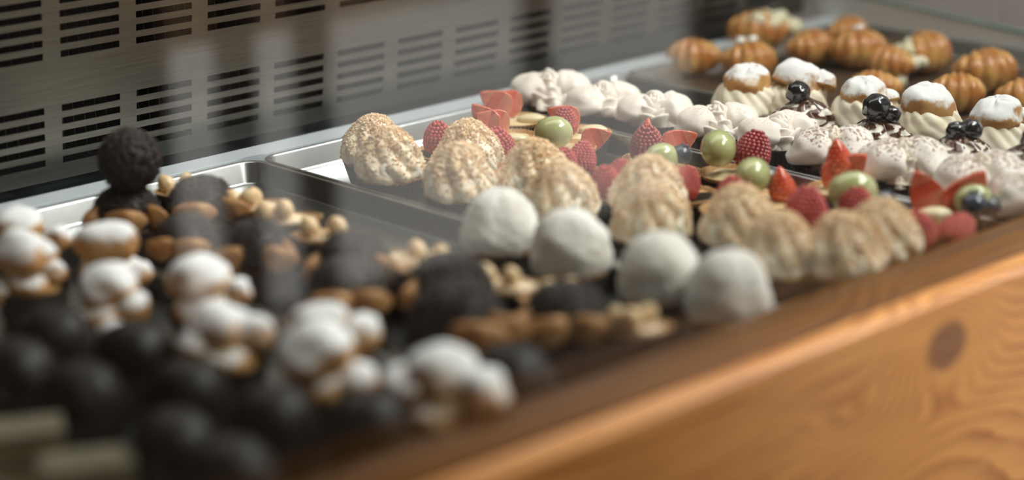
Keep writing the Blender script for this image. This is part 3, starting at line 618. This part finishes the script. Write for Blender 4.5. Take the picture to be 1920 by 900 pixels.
def croissant(u, v, z, label, rz, k, fill=None, icing=(), scl=1.0, dz=0.0, tiltx=0.0):
    p = at(u, v, z); t = thing('filled_croissant', label, 'croissant', (p.x, p.y, -.0009 + dz), rz, 'small filled croissants on brown paper', scl)
    t.rotation_euler = (tiltx, 0, rz)
    place('pastry_roll', CRO[k % 4][0], t, label='golden brown glossy crust')
    if fill: place('filling', CRO[k % 4][1], t, fill[:3], (fill[3], fill[4], .4 * k), fill[5] * 1.35)
    for q in icing: place('sugar_icing', PEARL, t, q, (0, .2, k), 1.0)
# powdered choux buns
BUN = []
for s in range(4):
    BUN.append((blob(0, 0, .013, .0225, .0200, .0135, .16, 60, s, 36, 18).mesh('choux_base', choux_light), blob(0, 0, .012, .0205, .0185, .0150, .22, 55, s + 9, 36, 18).mesh('choux_lid', choux_sugar), blob(0, 0, .007, .0125, .0105, .0100, .2, 90, s + 5, 24, 12).mesh('choux_lump', choux_sugar)))
VAN = [blob(0, 0, .005, .0175, .0160, .0065, .22, 90, s, 28, 10).mesh('vanilla_cream', mat('vanilla_cream', (.62, .42, .16), rough=.5, color2=(.78, .62, .34), scale=70)) for s in range(2)]
def bun(u, v, z, label, k, lid=(0, 0, 0, 0, 1.0), lumps=(), scl=1.0):
    p = at(u, v, z); t = thing('sugared_choux_bun', label, 'choux bun', (p.x, p.y, TOPZ + .0013), 0, 'choux buns under powdered sugar', scl)
    place('paper_cup', CUP_P, t, scl=(.95, .95, 1)); place('choux_base', BUN[k % 4][0], t, (0, 0, .0135), (0, 0, k)); place('vanilla_cream', VAN[k % 2], t, (0, 0, .0290))
    q = local(lid[0], lid[1]); place('choux_lid', BUN[k % 4][1], t, (q.x, q.y, .0330), (lid[2], lid[3], k * 1.3), lid[4])
    for (du, dv, dz, s) in lumps: q = local(du, dv); place('choux_lump', BUN[(k + 2) % 4][2], t, (q.x, q.y, .0260 + dz), (.2, .1, k + du * 90), s)
# chocolate sprinkle buns
def dome_fn(r, h, s):
    def f(u, v):
        q = r * math.cos(v * PI / 2 * .98) ** .75 * (1 + .08 * nz((math.cos(u), math.sin(u), v), 1.5, s)); return (q * math.cos(u), q * math.sin(u), h * math.sin(v * PI / 2))
    return f
SPR = []
for s in range(3):
    fn = dome_fn(.0258, .027, s); mb = MB(); mb.surf(fn, 44, 16); SPR.append((mb.mesh('chocolate_cream', chocm), scatter_bits(fn, 800, .00072, s, .0, .97, rod=.0048, mats=[sprink], name='chocolate_sprinkles')))
def ball_fn(u, v): ph = (v - .5) * PI * .98; return (.0205 * math.cos(ph) * math.cos(u), .0205 * math.cos(ph) * math.sin(u), .0205 + .0205 * math.sin(ph))
mb = MB(); mb.surf(ball_fn, 40, 20); BALL = (mb.mesh('truffle_ball', chocm), scatter_bits(ball_fn, 1300, .00080, 5, .08, .98, rod=.0052, mats=[sprink], name='chocolate_sprinkles'))
def wedge_mesh(s):
    mb = MB(); n = 18
    def f(u, v):
        ph = (v - .5) * PI * .98; x, y, z = math.cos(ph) * math.cos(u), math.cos(ph) * math.sin(u), math.sin(ph); k = 1 + .12 * nz((x, y, z), 1.8, s)
        return (x * .0165 * k, y * .0065 * k + .005 * x * x, z * .0100 * k + .008)
    mb.surf(f, 30, 14); return mb.mesh('choux_wing', choux)
WING = [wedge_mesh(s) for s in range(2)]
CBASE = blob(0, 0, .010, .0245, .0240, .012, .10, 60, 7, 36, 12, flat=.001).mesh('choux_base', choux)
def sprinkle_bun(u, v, z, label, k, wings=((0.013, -0.016, -.7), (-.018, -.006, .9)), ball=False, scl=1.0, dome=True):
    p = at(u, v, z); t = thing('chocolate_choux_bun', label, 'choux bun', (p.x, p.y, TOPZ + .0013), 0, 'chocolate sprinkle buns in dark cups', scl)
    place('paper_cup', CUP_P, t, scl=(1.02, 1.02, .92)); place('choux_base', CBASE, t, (0, 0, .0080), (0, 0, k), (.95, .95, 1))
    q = local(0, .002)
    place('chocolate_cream', SPR[k % 3][0], t, (q.x, q.y, .0235), (0, 0, k)); place('chocolate_sprinkles', SPR[k % 3][1], t, (q.x, q.y, .0235), (0, 0, k), kind='stuff')
    for i, (du, dv, a) in enumerate(wings): q = local(du, dv); place('choux_wing', WING[i % 2], t, (q.x, q.y, .0225), (.15, 0, a - .76), label='bare tan choux flap')
    return t
# hazelnut boats
def boat_mesh():
    mb = MB(); nu = 88; P = [(.62, 0), (.74, 0), (.9, .006), (1.0, .0092), (.93, .0092), (.85, .0066), (.2, .0070)]
    def f(u, v):
        k, z = P[round(v * 6)]; i = round(u / (2 * PI) * nu) % 2; c = abs(math.cos(u)); rx = .0255; ry = .0168 * (1 - .22 * c ** 4); q = k * (1 + (.02 if i else -.01) * (k > .85))
        return (rx * q * math.cos(u), ry * q * math.sin(u), z + .0018 * c ** 3 * (k > .8))
    mb.surf(f, nu, 6); return mb.mesh('boat_shell', biscuit, False)
BOAT = boat_mesh()
mb = MB(); mb.surf(lambda u, v: ((1 - .96 * v) * .0222 * math.cos(u), (1 - .96 * v) * .0143 * math.sin(u), .0070 + .0030 * math.sin(v * PI / 2) + .0010 * math.cos(v * 16)), 44, 16); BCREAM = mb.mesh('hazelnut_cream', mat('hazelnut_cream', (.80, .62, .40), rough=.45, color2=(.86, .71, .50), scale=40))
def nut_mesh():
    mb = MB()
    def f(u, v):
        ph = (v - .5) * PI * .98; r = math.cos(ph); z = math.sin(ph); k = 1 - .10 * max(0, z) ** 2 + .02 * math.cos(u * 8) * r
        return (.0080 * r * math.cos(u) * k, .0080 * r * math.sin(u) * k, .0078 + .0086 * z * (1 + .12 * max(0, z) ** 3))
    mb.surf(f, 32, 16); return mb.mesh('hazelnut', hazel)
HN = nut_mesh()
def boat(u, v, z, label, rz, nuts=((-.011, 0), (.002, .004), (.009, -.003)), scl=1.0):
    rz -= .76
    p = at(u, v, z); t = thing('hazelnut_boat', label, 'tartlet', (p.x, p.y, TOPZ + .0013), 0, 'boat tartlets with whole hazelnuts', scl)
    place('paper_cup', CUP_H, t, rot=(0, 0, rz)); place('boat_shell', BOAT, t, (0, 0, .0235), (0, 0, rz)); place('hazelnut_cream', BCREAM, t, (0, 0, .0240), (0, 0, rz))
    for i, (du, dv) in enumerate(nuts): q = local(du, dv); place('hazelnut', HN, t, (q.x, q.y, .0315 + (.001 * i)), (rnd.uniform(-.5, .5), rnd.uniform(-.5, .5), 0), rnd.uniform(.80, .94))
# glazed domes
mb = MB(); mb.surf(dome_fn(.0262, .030, 3), 48, 18); GLZ = mb.mesh('chocolate_glaze', choc_gloss)
def glazed(u, v, z, label, scl=1.0, rz=0.0):
    p = at(u, v, z); t = thing('glazed_chocolate_dome', label, 'cake', (p.x, p.y, TOPZ + .0013), rz, 'dark glazed chocolate domes near the viewer', scl)
    place('paper_cup', CUP, t); place('chocolate_glaze', GLZ, t, (0, 0, .0185))
def cake_bar(u, v, z, label, rz):
    p = at(u, v, z); t = thing('layered_cake_bar', label, 'cake', (p.x, p.y, TOPZ + .0013), rz, 'layered cake bars at the bottom left')
    def rb(nm, m, z0, z1, e=0.0, am=.0008):
        mb = MB(); mb.surf(lambda u_, v_: ((.024 + e) * max(-1, min(1, 1.5 * math.cos(u_))) + am * nz((math.cos(u_), math.sin(u_), v_), 3), (.014 + e) * max(-1, min(1, 1.5 * math.sin(u_))) + am * nz((math.cos(u_), math.sin(u_), v_), 5), z0 + (z1 - z0) * v_), 48, 4); place(nm, mb.mesh(nm, m, False), t)
    rb('sponge_layer', shaded_sponge, 0, .013); rb('chocolate_layer', chocm, .013, .016, .0004); rb('sponge_layer', shaded_sponge, .016, .029); rb('sugar_topping', mat('shaded_topping', (.11, .095, .055), rough=.9, color2=(.16, .135, .085), scale=60), .029, .032, .0003)  # topping colour carries painted shade too

# ------------------------------------------------------------------ what stands in the case, back to front in each column
nut_puff(703, 296, .022, 'nut cream puff at the back left of its tray, half hidden by another puff', scl=.96)
nut_puff(733, 327, .022, 'frilly nut cream puff standing at the corner of the tray beside the empty steel rim')
nut_puff(880, 312, .022, 'nut cream puff in front of a single upright raspberry, second from the back')
nut_puff(862, 360, .022, 'tall nut cream puff with a smooth cream stripe, beside the first white dome')
nut_puff(1003, 352, .022, 'heavily crumbed nut cream puff behind the first white dome')
nut_puff(1052, 398, .022, 'nut cream puff squeezed between the first two white domes')
nut_puff(1217, 386, .022, 'peaked nut cream puff beside a pair of raspberries, behind the third white dome')
nut_puff(1224, 440, .022, 'nut cream puff directly behind and touching the third white dome')
nut_puff(1386, 445, .022, 'coarsely crumbed nut cream puff in front of the single green grape tart')
nut_puff(1458, 500, .022, 'nut cream puff right of the last white dome, next to the pine frame')
nut_puff(1576, 503, .022, 'shaded nut cream puff at the pine frame, left of the last pair')
nut_puff(1650, 474, .022, 'nut cream puff at the pine frame, right one of the last pair')
dome(940, 458, .018, 'white coconut dome cake farthest from the viewer with a thin biscuit edge', 0)
dome(1070, 500, .018, 'white coconut dome cake, second from the back of its row', 1)
dome(1236, 548, .018, 'white coconut dome cake, third from the back, left of the front one', 2)
dome(1399, 572, .018, 'white coconut dome cake nearest the pine frame', 3)
# raspberry tartlets
up = (0, 0, 0)
fruit_tart(832, 283, .022, 'raspberry tartlet at the very back near the empty tray corner', [('raspberry', -.004, 0, -.004, (.1, -.1, 0), 1.05)], True)
fruit_tart(962, 298, .022, 'raspberry tartlet with one big upright berry beside the second nut puff', [('raspberry', -.0115, -.002, -.004, (.1, -.2, 0), 1.15)], True)
fruit_tart(1080, 324, .022, 'tartlet with two raspberries leaning together behind the crumbed nut puff', [('raspberry', -.010, -.004, -.004, (.15, -.1, 0), .92), ('raspberry', .004, .002, -.003, (-.1, .25, 0), .95)], True)
fruit_tart(1148, 357, .022, 'tartlet with two raspberries left of the peaked nut puff', [('raspberry', -.006, -.008, -.006, (.1, -.1, 0), 1.0), ('raspberry', .006, .006, -.004, (0, .1, 0), .92)], True)
fruit_tart(1286, 362, .022, 'tartlet with a raspberry lying right of the peaked nut puff', [('raspberry', -.014, .000, -.004, (0, .5, .5), .9), ('raspberry', -.005, -.006, -.005, (0, .4, -.3), .98)], True)
fruit_tart(1378, 390, .022, 'tartlet with one pinkish raspberry behind the coarse nut puff', [('raspberry', -.004, -.004, -.003, (.1, 0, 0), 1.0)], True)
fruit_tart(1512, 437, .022, 'tartlet with one very large raspberry standing in its dark shell', [('raspberry', -.002, 0, -.003, (.05, .05, 0), 1.32)], True)
fruit_tart(1745, 456, .022, 'tartlet with raspberries in shadow right behind the pine frame', [('raspberry', -.006, .002, -.004, (0, -.5, 0), 1.1), ('raspberry', .012, .0, -.006, (0, .9, 0), 1.1)], True)
# fruit tartlets
H2 = PI / 2
fruit_tart(970, 222, .022, 'strawberry tartlet at the back with a dab of pale custard cream', [('straw', -.006, 0, .004, (0, -1.0, -.8), .95), ('straw2', .004, .006, .006, (0, -1.2, -.6), .95), ('piece', .012, -.006, -.006, (0, 0, -.7), 1.0)])
fruit_tart(955, 254, .022, 'strawberry tartlet with fanned slices in front of the back strawberry one', [('straw', -.012, -.002, .002, (0, -.7, -.9), .9), ('straw2', -.001, .003, .003, (0, -1.1, -.5), .95), ('piece', .004, -.012, -.006, (0, 0, -.9), .9)])
fruit_tart(1090, 246, .022, 'back tartlet with strawberry slices and a raspberry below the meringues', [('straw', -.002, .008, .002, (0, -1.1, -.7), .9), ('raspberry', -.014, -.004, -.004, (0, 0, 0), .9), ('piece', .010, -.004, -.005, (0, 0, -.8), 1.0)])
fruit_tart(1060, 274, .022, 'tartlet with one oval green grape and a strawberry slice', [('grape', -.010, -.003, -.004, (0, 0, -.7), 1.12), ('straw', .014, .002, -.001, (0, 1.25, -.7), .78), ('piece', .012, -.010, -.007, (0, 0, -.7), .9)])
fruit_tart(1226, 295, .022, 'tartlet with glazed raspberry and strawberry behind a grape tart', [('glazed', -.006, -.004, -.004, (.1, -.1, 0), 1.15), ('straw', .008, .008, .001, (0, 1.2, -.5), .95), ('straw2', -.004, .010, .008, (0, 0, .5), .6)])
fruit_tart(1258, 322, .022, 'tartlet with a green grape, one blueberry and custard cream', [('grape', -.008, -.002, -.003, (0, 0, -.4), .98), ('blueberry', .006, .002, .004, (.3, .2, 0), 1.08), ('piece', .013, -.004, -.006, (0, 0, .3), .9)])
fruit_tart(1372, 322, .022, 'tartlet with a large round green grape beside a glazed raspberry', [('grape', -.011, 0, .002, (0, 0, .7), 1.18), ('glazed', .014, .002, -.001, (0, .35, 0), 1.2), ('straw', .016, .010, .006, (0, 1.3, -.6), .5)])
fruit_tart(1445, 371, .022, 'tartlet with shiny green grape, blueberry and halved strawberry', [('grape', -.014, 0, .001, (0, 0, .5), 1.12), ('blueberry', -.001, .010, .004, (0, 0, 0), 1.0), ('straw', .010, -.002, -.005, (0, .15, 2.3), .82)])
fruit_tart(1578, 350, .022, 'tartlet with a pointed red strawberry leaning up beside the meringues', [('straw', -.012, 0, -.004, (0, .85, -.76), 1.2), ('straw2', .000, .006, .006, (0, .15, 2.4), .85), ('piece', .016, -.002, -.004, (0, 0, -.7), .8)])
fruit_tart(1618, 404, .022, 'tartlet with long green grape and blueberry right of the large raspberry', [('grape', -.009, 0, .002, (.3, 0, -.76), 1.25), ('blueberry', .012, .001, .000, (.3, .5, 0), 1.15), ('piece', .004, -.006, -.005, (0, 0, 0), 1.0), ('raspberry', -.007, -.016, -.004, (0, -.1, 0), 1.1), ('raspberry', .008, -.017, -.010, (.2, .5, 0), .9)])
fruit_tart(1770, 400, .022, 'tartlet with two large strawberry halves near the pine frame', [('straw', -.008, 0, .000, (0, -.45, -.76), 1.0), ('straw2', .006, -.002, -.006, (0, .55, -.76), 1.25), ('piece', -.010, -.012, -.004, (0, 0, -.76), 1.1), ('grape', .020, -.006, -.004, (0, 0, -.7), 1.0), ('blueberry', .018, -.017, -.001, (0, 0, 0), 1.3), ('blueberry', .031, -.010, -.003, (0, 0, 0), 1.1)])
# meringues
FA = -.76
meringue(1030, 186, .022, 'white meringue with a curled tip at the back wall', FA, 1.05, True, 0)
meringue(1130, 203, .022, 'white meringue second from the back wall', FA + .3, .98, True, 1)
meringue(1228, 222, .022, 'round white meringue right of the second one, left of a loosely piped one', FA - .2, .98, True, 2)
meringue(1343, 246, .022, 'wide loosely piped white meringue left of the cream tart with one round cherry', FA + .1, 1.0, True, 0)
meringue(1455, 264, .022, 'white meringue with tall cream folds in front of the round cherry tart', FA + .5, .98, True, 2)
meringue(1560, 300, .022, 'cocoa speckled meringue with a pointed cream peak, left of the fullest one', FA - .15, .98, False, 1)
meringue(1692, 326, .022, 'cocoa speckled meringue with two full round shells in the centre right', FA, 1.0, False, 0)
meringue(1836, 357, .022, 'cocoa speckled meringue with folded cream on the right, before the last', FA + .1, 1.0, False, 2)
meringue(1945, 394, .022, 'cocoa speckled meringue cut off by the right edge of the frame', FA, 1.0, False, 1)
# cherry tarts
cherry_tart(1508, 215, .032, 'cream tart with chocolate sauce and one round dark cherry', [(-.008, .002, -.002, 1.0)], 0)
cherry_tart(1650, 250, .032, 'cream tart under dark sauce with a large wrinkled cherry', [(-.003, 0, .000, 1.12), (.006, -.006, -.001, .7)], 1)
cherry_tart(1800, 283, .032, 'cream tart with thin sauce lines and two dark cherries side by side', [(-.007, 0, -.003, .82), (.006, -.001, -.003, .88)], 2)
cherry_tart(1925, 305, .032, 'cream tart with sauce at the right edge of the frame', [(.002, 0, -.002, .9)], 0)
# profiteroles
profiterole(1402, 170, .040, 'pale cream profiterole leftmost of its row, before the glossy croissants', 0, (.1, 0), .92, True)
profiterole(1520, 162, .040, 'cream profiterole with broad sugared lid, second from the left', 1, (.3, -.2), 1.05, False, 1.405, (.018, -.004, .0, .7))
profiterole(1615, 195, .040, 'tall cream profiterole with pointed sugared lid behind the wrinkled cherry', 2, (-.1, .2), .88, False, 1.404, (.018, .0, -.004, .6))
profiterole(1737, 212, .040, 'cream profiterole with toothed frill and smooth domed sugared lid', 3, (.05, .25), 1.0)
profiterole(1872, 236, .040, 'cream profiterole with rough sugared lid near the right edge of the frame', 0, (-.1, -.1), .95, False, None, (.020, .0, -.002, .6))
# croissants
croissant(1300, 118, .012, 'shiny croissant lying alone at the left end of its tray', 2.2, 0, (.012, -.020, .006, .3, 0, .6))
croissant(1405, 124, .014, 'croissant with two white icing dots in the front row', 2.6, 1, None, ((-.004, -.004, .0385), (.008, -.003, .0385)), 1.08)
croissant(1420, 74, .018, 'croissant with a big pale filling on its left side, highest in the picture', 2.3, 2, (-.012, -.012, .016, .2, -.3, 1.5), (), 1.15, .006)
croissant(1520, 96, .014, 'croissant with pale crumbly filling, behind the second profiterole', 2.9, 3, (-.008, -.016, .010, .4, -.1, 1.2), (), 1.0)
croissant(1610, 100, .016, 'dark baked croissant with one icing dot and filling at its front', 2.5, 0, (-.004, -.024, .006, .5, 0, 1.25), ((.0, -.002, .0395),), 1.1)
croissant(1640, 170, .014, 'small croissant glimpsed between the third and fourth profiterole', 2.0, 2, None, (), .9)
croissant(1735, 112, .014, 'broad croissant with pale yellow filling at both ends, by the end glass', 3.0, 1, (.024, .002, .012, .1, .5, 1.3), (), 1.15)
croissant(1668, 126, .014, 'croissant with a streak of cream at its left, beside the broad one', 1.8, 3, (.006, -.022, .008, .5, 0, 1.0), (), .95)
croissant(1850, 142, .016, 'croissant with lumpy white filling under its crust, near the right edge', 2.6, 2, (-.010, -.020, .010, .5, -.2, 1.45), (), 1.15)
croissant(1795, 186, .012, 'croissant with a spiral end behind the fourth profiterole', 2.2, 1, None, (), 1.0)
croissant(1925, 196, .012, 'croissant cut off by the right edge of the frame', 2.4, 0, None, (), 1.0)
croissant(1590, 74, .010, 'croissant at the back of the tray behind the dark baked one', 2.9, 1, None, (), .95)
# chocolate sprinkle buns
t = sprinkle_bun(238, 398, .030, 'open choux bun with dark filling under the sprinkle covered ball', 0, ((-.022, -.008, 1.4), (.002, -.022, 0.0), (.020, -.006, -.9)))
p = at(247, 335, .058); tb = thing('sprinkle_truffle', 'round chocolate ball covered in sprinkles on top of the back bun', 'truffle', (t.location.x, t.location.y, TOPZ + .0013 + .0500), 0, None, 1.08)
tb.location.x += .004; tb.location.y -= .003
place('truffle_ball', BALL[0], tb); place('chocolate_sprinkles', BALL[1], tb, kind='stuff')
sprinkle_bun(378, 388, .030, 'wide chocolate sprinkle bun beside the back hazelnuts', 1, ((.022, -.010, -.6), (-.002, -.022, .1)), scl=1.05)
sprinkle_bun(478, 468, .030, 'chocolate bun with two tan flaps, in front of the widest sprinkle bun', 2, ((.020, .002, -1.2), (.016, -.018, -.3), (-.014, -.018, .2)))
sprinkle_bun(350, 462, .022, 'low chocolate bun between two powdered buns with a pink tan edge', 0, ((-.014, -.018, .1), (.006, -.022, .1)), scl=.9)
sprinkle_bun(662, 492, .030, 'large chocolate bun left of the folded hazelnut boats', 1, ((-.024, -.004, 1.3), (.020, -.012, -.7)), scl=1.02)
sprinkle_bun(648, 562, .026, 'chocolate bun behind the pair of powdered buns', 2, ((.014, -.020, -.2), (-.006, -.024, .1)), scl=1.05)
sprinkle_bun(846, 545, .030, 'chocolate bun in the middle of the left tray, round and bare topped', 0, ((-.022, -.006, 1.3), (.0, -.022, 0)), scl=1.08)
sprinkle_bun(858, 620, .030, 'largest chocolate bun with a tan crescent on its right', 1, ((.022, -.012, -.6), (.010, -.024, -.2)), scl=1.2)
sprinkle_bun(1060, 610, .026, 'chocolate bun on an orange tan base between hazelnuts, near the pine frame', 2, ((-.010, -.022, .2), (.012, -.020, -.2), (-.024, -.004, 1.2)), scl=1.05)
# hazelnut boats
boat(350, 350, .034, 'hazelnut boat at the back, peeking out behind the wide sprinkle bun', .3, ((-.012, 0), (.0, .003)))
boat(474, 378, .034, 'hazelnut boat just below the empty tray corner', .2, ((-.012, 0), (.001, .004), (-.006, -.005)))
boat(540, 402, .034, 'hazelnut boat with smooth oval cream and three nuts', .0, ((-.018, -.002), (-.006, .004), (-.001, -.004)))
boat(612, 433, .034, 'hazelnut boat with two large whole nuts', .1, ((-.010, 0), (.010, .001)))
boat(754, 472, .034, 'pale hazelnut boat with wavy cream, beside the steel tray wall', -.3, ((.012, 0),), .95)
boat(812, 492, .034, 'hazelnut boat with lumpy halved nuts left of the first white dome', .2, ((-.006, 0), (.008, .002), (.002, -.006)))
boat(955, 526, .034, 'hazelnut boat with pointed end below the first white dome', -.3, ((-.014, .002), (.002, -.001)))
boat(1042, 545, .034, 'hazelnut boat with two small nuts between the second white dome and a chocolate bun', .2, ((-.008, .002), (.009, .004)), .95)
boat(1186, 602, .034, 'hazelnut boat nearest the pine frame, with nuts round a dark gap', -.3, ((-.012, .002), (.006, .004), (.000, -.006)))
# sugared choux buns
bun(48, 432, .040, 'powdered choux bun with tall cap at the far left back', 0, (-.006, .004, 0, -.1, .95), ((.020, 0, .002, 1.0),))
bun(58, 500, .036, 'powdered choux bun at the left edge in front of the tall capped one', 1, (-.006, 0, .2, 0, 1.1), ((.014, -.004, .002, .9), (-.020, -.010, -.008, .9)))
bun(206, 478, .036, 'round powdered choux bun right in front of the sprinkle topped bun', 2, (-.002, 0, 0, 0, 1.12), ((.022, -.004, -.006, .8),))
bun(198, 560, .036, 'powdered choux bun broken open, in front of the round one', 3, (.0, .006, -.2, .2, 1.0), ((.018, -.002, .0, 1.1), (-.014, -.010, -.006, 1.0), (.008, -.020, -.010, .9)))
bun(386, 552, .034, 'powdered choux bun left of the chocolate bun with tan flaps', 0, (-.004, .002, 0, .1, 1.08), ((.018, .0, .004, 1.0), (.010, -.016, -.006, .8)))
bun(424, 636, .036, 'powdered choux bun split by a yellow cream line', 1, (-.004, .004, 0, 0, 1.0), ((.016, .0, .006, 1.2), (-.018, -.006, .002, 1.0)))
bun(625, 625, .036, 'wide powdered choux bun behind the tan sided one', 2, (-.008, 0, 0, 0, .95), ((.018, .0, .002, 1.25),), 1.0)
bun(608, 700, .034, 'tan sided powdered choux bun, large, in front of the wide one', 3, (-.004, 0, 0, 0, 1.15), ((.018, -.002, -.004, 1.2),), 1.05)
bun(832, 738, .036, 'bright white powdered choux bun close to the pine frame', 0, (.0, .004, 0, 0, 1.02), ((-.020, .0, .004, 1.2), (.016, -.006, .0, 1.5)), 1.08)
# dark glazed domes near the viewer
for u, v, lab in ((100, 625, 'dark glazed dome at the left edge below the powdered buns'), (152, 735, 'dark glazed dome above the left cake bar'), (250, 655, 'dark glazed dome below the broken powdered bun'),
                  (350, 730, 'dark glazed dome with a soft blue sheen, lower left'), (325, 828, 'dark glazed dome right above the right cake bar'), (510, 780, 'dark glazed dome left of the tan sided bun'),
                  (30, 690, 'dark glazed dome touching the left edge of the frame'), (430, 880, 'dark glazed dome at the bottom against the pine frame'), (690, 790, 'dark glazed dome between the tan sided bun and the pine frame'), (960, 700, 'dark glazed dome against the pine frame, right of the bright white bun')):
    glazed(u, v, .030, lab, 1.0, u * .1)
cake_bar(36, 832, .020, 'yellow and chocolate layered cake bar at the lower left edge', -.5)
cake_bar(165, 893, .020, 'yellow layered cake bar at the bottom, right of the other bar', -.5)
